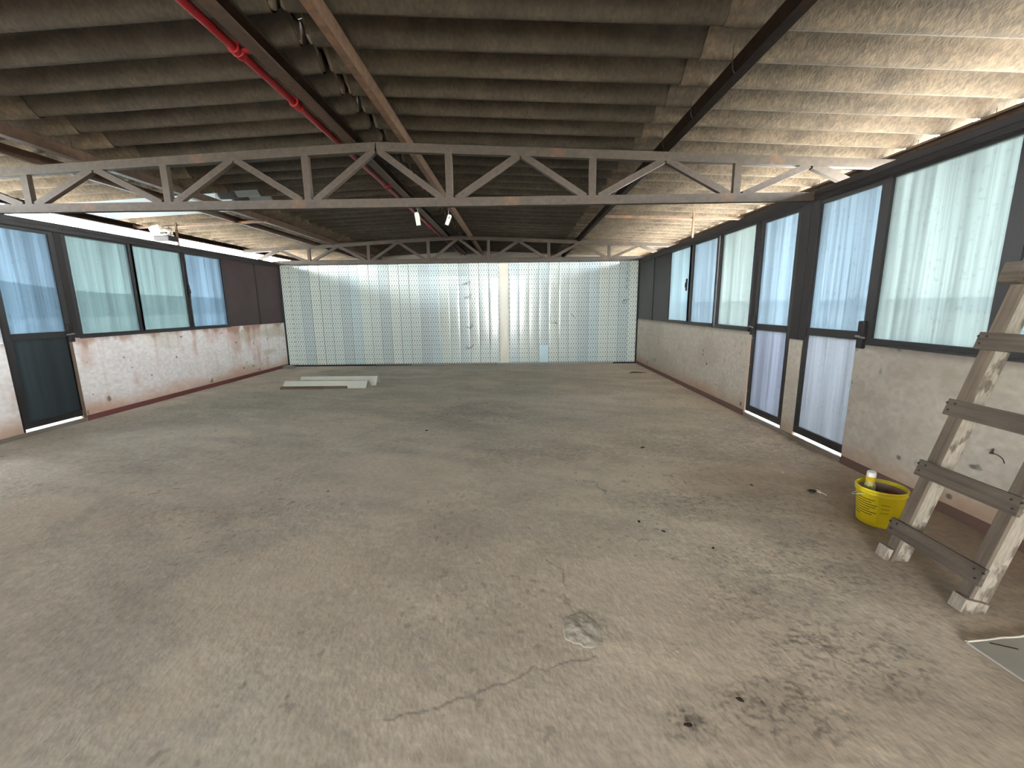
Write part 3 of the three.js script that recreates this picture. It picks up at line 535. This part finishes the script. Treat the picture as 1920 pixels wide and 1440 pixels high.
{
  const t = thing('wooden_ladder', 'weathered wooden ladder with paint splashed side rails leaning on the right wall', 'ladder', [2.165, 0.0, -2.115]);
  t.rotation.z = -Math.atan(0.285);
  const LEN = 2.78;
  for (const s of [-1, 1]) { // -1 is the far rail, +1 the near one
    const zo = s * 0.235, z1 = s < 0 ? zo + 0.06 : zo - 0.06;
    const r = part(t, 'rail', rbx(0, 0.024, 0.0, LEN, Math.min(zo, z1), Math.max(zo, z1), 0.003), M.wood);
    part(r, 'rail_side', rbx(0.02, 0.105, s < 0 ? 0.02 : 0.035, LEN, s < 0 ? zo + 0.036 : zo - 0.022, s < 0 ? zo + 0.058 : zo, 0.003), M.woodWhite, 'side board with old white paint');
    part(r, 'foot_block', rbx(-0.03, 0.09, -0.0, 0.075, s < 0 ? zo - 0.02 : zo - 0.05, s < 0 ? zo + 0.05 : zo + 0.02, 0.005), M.woodWhite);
  }
  [0.20, 0.575, 0.945, 1.33, 1.69, 2.06, 2.42].forEach((y, i) => {
    const r = part(t, 'rung', rbx(-0.023, 0.0, y - 0.048, y + 0.045, -0.258, 0.258, 0.003), M.woodRung); r.rotation.x = span(-0.012, 0.012); r.position.z = span(-0.006, 0.006);
    for (const s of [-1, 1]) for (const [a, b] of [[-0.02, 0.02], [0.022, 0.022], [0.0, -0.018]]) part(r, 'nail', rod([-0.026, y + b, s * 0.235 + a], [-0.02, y + b, s * 0.235 + a], 0.006, 8), M.blackDull);
    if (i === 4) part(t, 'splice_block', rbx(-0.05, 0.02, y - 0.05, y + 0.06, -0.265, -0.17, 0.006), M.woodRung);
  });
}

// ---------------------------------------------------------------- yellow bucket with a bottle and a rag
{
  const C = [2.475, 0, -2.765], t = thing('yellow_bucket', 'yellow plastic paint bucket standing beside the ladder foot', 'bucket', C);
  const prof = [[0, 0.004], [0.108, 0.004], [0.116, 0], [0.121, 0.006], [0.122, 0.02], [0.142, 0.235], [0.149, 0.237], [0.149, 0.243], [0.144, 0.246], [0.145, 0.258], [0.151, 0.26], [0.151, 0.272], [0.147, 0.275], [0.141, 0.272], [0.139, 0.25], [0.117, 0.016], [0, 0.014]].map(([a, b]) => new THREE.Vector2(a, b));
  t.scale.setScalar(0.95);
  const printed = (() => {
    const c = document.createElement('canvas'); c.width = 1024; c.height = 256; const x = c.getContext('2d');
    x.fillStyle = '#cbb40a'; x.fillRect(0, 0, 1024, 256);
    x.fillStyle = '#d9c312'; for (const px of [140, 660]) x.fillRect(px, 0, 260, 256);
    x.fillStyle = '#4a4410'; for (const px of [140, 660]) for (let k = 0; k < 8; k++) { const w = [230, 210, 250, 240, 200, 250, 220, 120][k]; x.fillRect(px + 6, 36 + k * 24, w, 7); if (k % 3 === 1) x.clearRect(0, 0, 0, 0); }
    x.fillStyle = '#6d6412'; for (const px of [420, 940]) for (let k = 0; k < 3; k++) x.fillRect(px, 60 + k * 40, 60, 6);
    const q = new THREE.CanvasTexture(c); q.colorSpace = THREE.SRGBColorSpace; q.wrapS = THREE.RepeatWrapping; q.offset.x = 0.02; return q;
  })();
  part(t, 'body', new THREE.LatheGeometry(prof, 48), mat({ color: rgb(206, 186, 22), roughness: 0.4 }));
  const band = new THREE.CylinderGeometry(0.1415, 0.1235, 0.195, 48, 1, true); band.translate(0, 0.13, 0);
  part(t, 'printed_label', band, mat({ map: printed, roughness: 0.4 }), 'yellow label with dark printed lines');
  part(t, 'rim_paint', new THREE.LatheGeometry([[0.1365, 0.25], [0.1345, 0.235], [0.1162, 0.04], [0.02, 0.036], [0, 0.036]].map(([a, b]) => new THREE.Vector2(a, b)), 40), mat({ color: rgb(150, 132, 116), roughness: 0.7, side: THREE.DoubleSide }), 'dried paint inside the bucket');
  const A = 2.0; part(t, 'handle', tube([0, 0.25, 0.5, 0.75, 1].map((k) => { const a = A + (k - 0.5) * Math.PI * 0.9; return [Math.cos(a) * 0.158, 0.235 - Math.sin(k * Math.PI) * 0.07, -Math.sin(a) * 0.158]; }), 0.0035, 24, 6), M.whitePlastic);
  const bt = thing('plastic_bottle', 'small yellow bottle with a white cap standing in the bucket', 'bottle', [C[0] - 0.03, 0.075, C[2] - 0.06]);
  bt.rotation.set(0.06, 0, 0.05);
  part(bt, 'bottle_body', new THREE.LatheGeometry([[0, 0], [0.03, 0], [0.032, 0.01], [0.032, 0.17], [0.026, 0.195], [0.017, 0.205], [0.017, 0.235], [0, 0.235]].map(([a, b]) => new THREE.Vector2(a, b)), 24), mat({ color: rgb(196, 188, 120), roughness: 0.35 }));
  part(bt, 'neck_band', new THREE.CylinderGeometry(0.0275, 0.0275, 0.032, 24).translate(0, 0.223, 0), mat({ color: rgb(206, 172, 16), roughness: 0.4 }));
  part(bt, 'cap', [new THREE.CylinderGeometry(0.026, 0.027, 0.03, 24).translate(0, 0.254, 0), new THREE.CylinderGeometry(0.022, 0.026, 0.005, 24).translate(0, 0.2715, 0)], M.whitePlastic);
  const g = new THREE.SphereGeometry(0.1, 36, 24), p = g.attributes.position;
  for (let i = 0; i < p.count; i++) { const v = new THREE.Vector3().fromBufferAttribute(p, i), f = 0.7 + 0.5 * fbm(v.x * 24 + 3, v.z * 24 + v.y * 12 + 3, 881, 4); p.setXYZ(i, v.x * f, v.y * f * 0.75, v.z * f); }
  g.scale(0.68, 0.7, 0.68); g.computeVertexNormals(); single('crumpled_rag', g, mat({ color: rgb(120, 48, 54), roughness: 0.95 }), 'dark red crumpled rag lying in the yellow bucket', 'rag', [C[0] + 0.05, 0.18, C[2] + 0.03]);
}

// ---------------------------------------------------------------- piece of folded roof sheet on the floor, far left
{
  const t = thing('sheet_offcut', 'pale zigzag folded roof sheet offcut lying near the printed wall', 'roof sheet offcut', [0, 0, 0]);
  const ridge = (z0, x0, x1, zw, h, tilt) => { // one inverted V with thickness
    const s = new THREE.Shape(), w = zw / 2, k = 0.012; [[-w, 0], [-0.02, h], [0.02, h], [w, 0], [w - 0.03, 0], [0.008, h - k], [-0.008, h - k], [-w + 0.03, 0]].forEach(([a, b], i) => i ? s.lineTo(a, b) : s.moveTo(a, b)); s.closePath();
    const g = metreUV(plain(new THREE.ExtrudeGeometry(s, { depth: x1 - x0, bevelEnabled: false }))); g.rotateY(Math.PI / 2); g.translate(x0, 0, z0); g.rotateY(tilt); return g;
  };
  const m = mat({ color: rgb(196, 196, 184), roughness: 0.75, bumpMap: fineBump, bumpScale: 0.002 });
  part(t, 'front_fold', ridge(-8.0, -4.45, -2.86, 0.3, 0.125, 0), m); part(t, 'rear_fold', ridge(-8.29, -4.28, -2.76, 0.3, 0.165, 0), m);
  part(t, 'broken_lip', [rbx(-4.45, -3.2, 0.004, 0.05, -7.835, -7.815, 0.004), rbx(-4.45, -3.65, 0.0, 0.035, -7.8, -7.78, 0.004)], mat({ color: rgb(92, 78, 58), roughness: 0.9 }), 'dirty broken edge');
  t.rotation.y = 0;
}
// grey sheet at the bottom right corner of the picture
{
  const t = thing('board_sheet', 'flat grey sheet with a torn pale edge lying on the floor below the ladder', 'sheet', [1.972, 0, -1.684]); t.rotation.y = 0.12;
  part(t, 'sheet', rbx(0, 0.62, 0.004, 0.014, 0.012, 0.95, 0.002), mat({ color: rgb(168, 163, 152), roughness: 0.6, bumpMap: fineBump, bumpScale: 0.001 }));
  const pts = []; for (let i = 0; i <= 14; i++) pts.push([0.62 * i / 14, 0.012 + 0.003 * rnd(), 0.008 + 0.008 * rnd()]);
  part(t, 'torn_edge', tube(pts, 0.006, 40, 6), mat({ color: rgb(196, 186, 168), roughness: 0.9 }), 'torn whitish edge');
  part(t, 'scratch', bar([0.09, 0.0148, 0.03], [0.17, 0.0148, 0.075], 0.001, 0.009, [0, 1, 0]), mat({ color: rgb(70, 64, 56), roughness: 0.9 }));
}
// bent dark hook on the right wall
single('wall_hook', [tube([[0, 0.02, 0], [-0.012, -0.005, 0.012], [-0.012, -0.01, 0.04], [-0.01, -0.025, 0.068], [-0.008, -0.05, 0.08]], 0.0028, 24, 6), new THREE.ConeGeometry(0.011, 0.034, 8).translate(-0.009, 0.003, 0)], M.blackDull, 'small bent dark hook fixed on the right wall behind the ladder', 'hook', [XR - 0.006, 0.545, -2.64]);

// ---------------------------------------------------------------- crumbs on the floor, each one lying where the photograph shows it
const chip = (r, s, flat) => { const g = new THREE.DodecahedronGeometry(r, 0), p = g.attributes.position; for (let i = 0; i < p.count; i++) { const k = 0.75 + 0.5 * hash(Math.round(p.getX(i) * 9000), Math.round(p.getY(i) * 9000 + p.getZ(i) * 5000), s); p.setXYZ(i, p.getX(i) * k * 1.5, p.getY(i) * k * flat, p.getZ(i) * k); } g.computeVertexNormals(); g.computeBoundingBox(); g.translate(0, -g.boundingBox.min.y, 0); return g; };
const darkChip = mat({ color: rgb(46, 38, 32), roughness: 0.95 }), paleChip = mat({ color: rgb(214, 206, 192), roughness: 0.9 }), greyChip = mat({ color: rgb(120, 112, 102), roughness: 0.95 });
[[1.314, -4.333, 0.022, 0, 'dark flat crumb on the floor well in front of the far right door'], [0.837, -2.768, 0.017, 0, 'dark crumb in the middle of the floor, left of its close pair'], [0.964, -2.638, 0.015, 0, 'dark crumb in the middle of the floor, right of its close pair'], [1.204, -2.439, 0.012, 0, 'small dark crumb on the floor left of the ladder foot'], [1.941, -3.372, 0.013, 0, 'dark crumb on the floor left of the yellow bucket'],
  [-1.122, -5.024, 0.022, 0, 'dark crumb on the grey floor in the left half, far from the camera'], [-1.58, -3.296, 0.015, 2, 'grey pebble on the left half of the floor, alone'], [2.393, -3.85, 0.012, 1, 'white crumb on the floor before the near right door, farther of its pair'], [2.361, -3.642, 0.013, 1, 'white crumb on the floor before the near right door, nearer of its pair'], [0.687, -1.634, 0.0085, 1, 'tiny white pebble right of the broken floor patch'],
  [0.976, -2.103, 0.009, 1, 'tiny white crumb on the brown floor between ladder and broken patch'], [0.918, -1.385, 0.011, 2, 'grey pebble in the dark stain near the lower right of the floor'], [0.603, -1.3, 0.013, 0, 'dark lump at the lower middle edge of the floor'], [-1.08, -4.93, 0.009, 1, 'tiny white speck beside the dark crumb on the left floor'], [0.84, -1.4, 0.014, 0, 'black crumb left of the grey pebble in the dark stain']].forEach(([x, z, r, k, l], i) => {
  const o = single('floor_crumb', chip(r * 0.7, 40 + i, 0.4), [darkChip, paleChip, greyChip][k], l, 'crumb', [x, 0, z], 'crumbs on the floor'); o.rotation.y = i * 1.3;
});
{ // dry straw tuft near the bucket, twigs in the far right corner, mortar lump in the far left one
  const straw = []; for (let i = 0; i < 9; i++) { const a = span(-0.8, 0.8), l = span(0.05, 0.1); straw.push(tube([[0, 0.006, 0], [Math.cos(a) * l * 0.5, 0.02 * rnd() + 0.006, Math.sin(a) * l * 0.5], [Math.cos(a) * l, 0.005, Math.sin(a) * l]], 0.0028, 8, 5)); }
  const t = thing('dry_leaf', 'dry curled leaf with pale straw on the floor left of the bucket', 'leaf', [2.34, 0, -3.22]);
  part(t, 'straw', straw, paleChip); part(t, 'leaf', chip(0.026, 5, 0.5), darkChip);
  const tw = []; for (let i = 0; i < 7; i++) { const x = span(-0.25, 0.2), z = span(-0.05, 0.05); tw.push(tube([[x, 0.008, z], [x + 0.09, 0.02, z + 0.02], [x + 0.2, 0.008, z + span(-0.04, 0.04)]], 0.006, 8, 5)); }
  single('twig_heap', tw, mat({ color: rgb(92, 74, 56), roughness: 0.95 }), 'few brown twigs on the floor in the far right corner', 'twigs', [2.62, 0, -9.35]);
  single('mortar_lump', chip(0.11, 77, 0.45), mat({ color: rgb(146, 140, 130), roughness: 0.95, bumpMap: fineBump, bumpScale: 0.01 }), 'grey mortar lump on the floor in the far left corner', 'lump', [-5.72, 0, -10.55]);
}

// ---------------------------------------------------------------- what stands outside
{
  structMesh('ground', bx(-90, 90, -0.6, -0.17, -90, 90), mat({ color: rgb(186, 180, 168), roughness: 0.95, bumpMap: fineBump, bumpScale: 0.01 }), 'pale concrete ground round the building');
  structMesh('ground_right', bx(XR + TH + 0.002, XR + 9, -0.168, -0.01, -16, 6), mat({ color: rgb(168, 162, 150), roughness: 0.95 }), 'pale terrace outside the right wall');
  structMesh('ground_left', bx(XL - 9, XL - TH - 0.002, -0.168, -0.01, -16, 6), mat({ color: rgb(118, 114, 106), roughness: 0.95 }), 'pale terrace outside the left wall');
  for (const [x, s, l] of [[XR + 1.8, 1, 'added low grey parapet outside the right doors, keeping sky light off the floor'], [XL - 1.8, -1, 'added low dark parapet outside the left door, keeping sky light off the floor']]) {
    const p = thing('added_parapet', l, 'parapet', [x, -0.01, -4]);  // added on both sides to block low sky light under the doors
    part(p, 'parapet', bx(0, s * 0.15, 0, 1.0, -11, 9), mat({ color: s > 0 ? rgb(126, 126, 128) : rgb(96, 100, 100), roughness: 0.95, bumpMap: fineBump, bumpScale: 0.004 }));
    part(p, 'coping', rbx(-s * 0.03, s * 0.18, 1.0, 1.04, -11, 9, 0.006), M.concrete);
  }
  const far = thing('neighbour_wall', 'long pale wall with a dark coping seen blurred through the right panes', 'wall', [XR + 14, 0, -6]);
  part(far, 'wall', bx(0, 0.3, -0.17, 1.05, -40, 30), mat({ color: rgb(206, 198, 186) })); part(far, 'coping', bx(-0.1, 0.4, 1.05, 1.6, -40, 30), mat({ color: rgb(70, 78, 90) }));
  const lw = thing('neighbour_parapet', 'white parapet seen blurred through the left panes', 'wall', [XL - 9.4, 0, -6]);
  part(lw, 'parapet', bx(-0.25, 0, -0.17, 0.62, -24, 14), mat({ color: rgb(150, 158, 162) })); part(lw, 'coping', bx(-0.35, 0.1, 0.62, 1.25, -24, 14), mat({ color: rgb(242, 243, 240) }));
  const sh = new THREE.Shape(); sh.moveTo(-5, 0); sh.lineTo(-5, 2.3); sh.quadraticCurveTo(-2, 3.6, 1.5, 2.6); sh.quadraticCurveTo(4, 1.9, 9, 1.75); sh.lineTo(40, 1.5); sh.lineTo(40, 0); sh.closePath();
  const vault = thing('neighbour_hall', 'grey green vaulted hall behind the white parapet', 'building', [XL - 14, -0.17, -9]);
  const vg = new THREE.ExtrudeGeometry(sh, { depth: 3, bevelEnabled: false }); vg.rotateY(Math.PI / 2); vg.scale(1, 1.35, 1); part(vault, 'hall', metreUV(plain(vg)), mat({ color: rgb(126, 150, 146) }));
}
scene.traverse((o) => { if (o.isMesh) { o.castShadow = true; o.receiveShadow = true; } });
renderer.render(scene, camera);
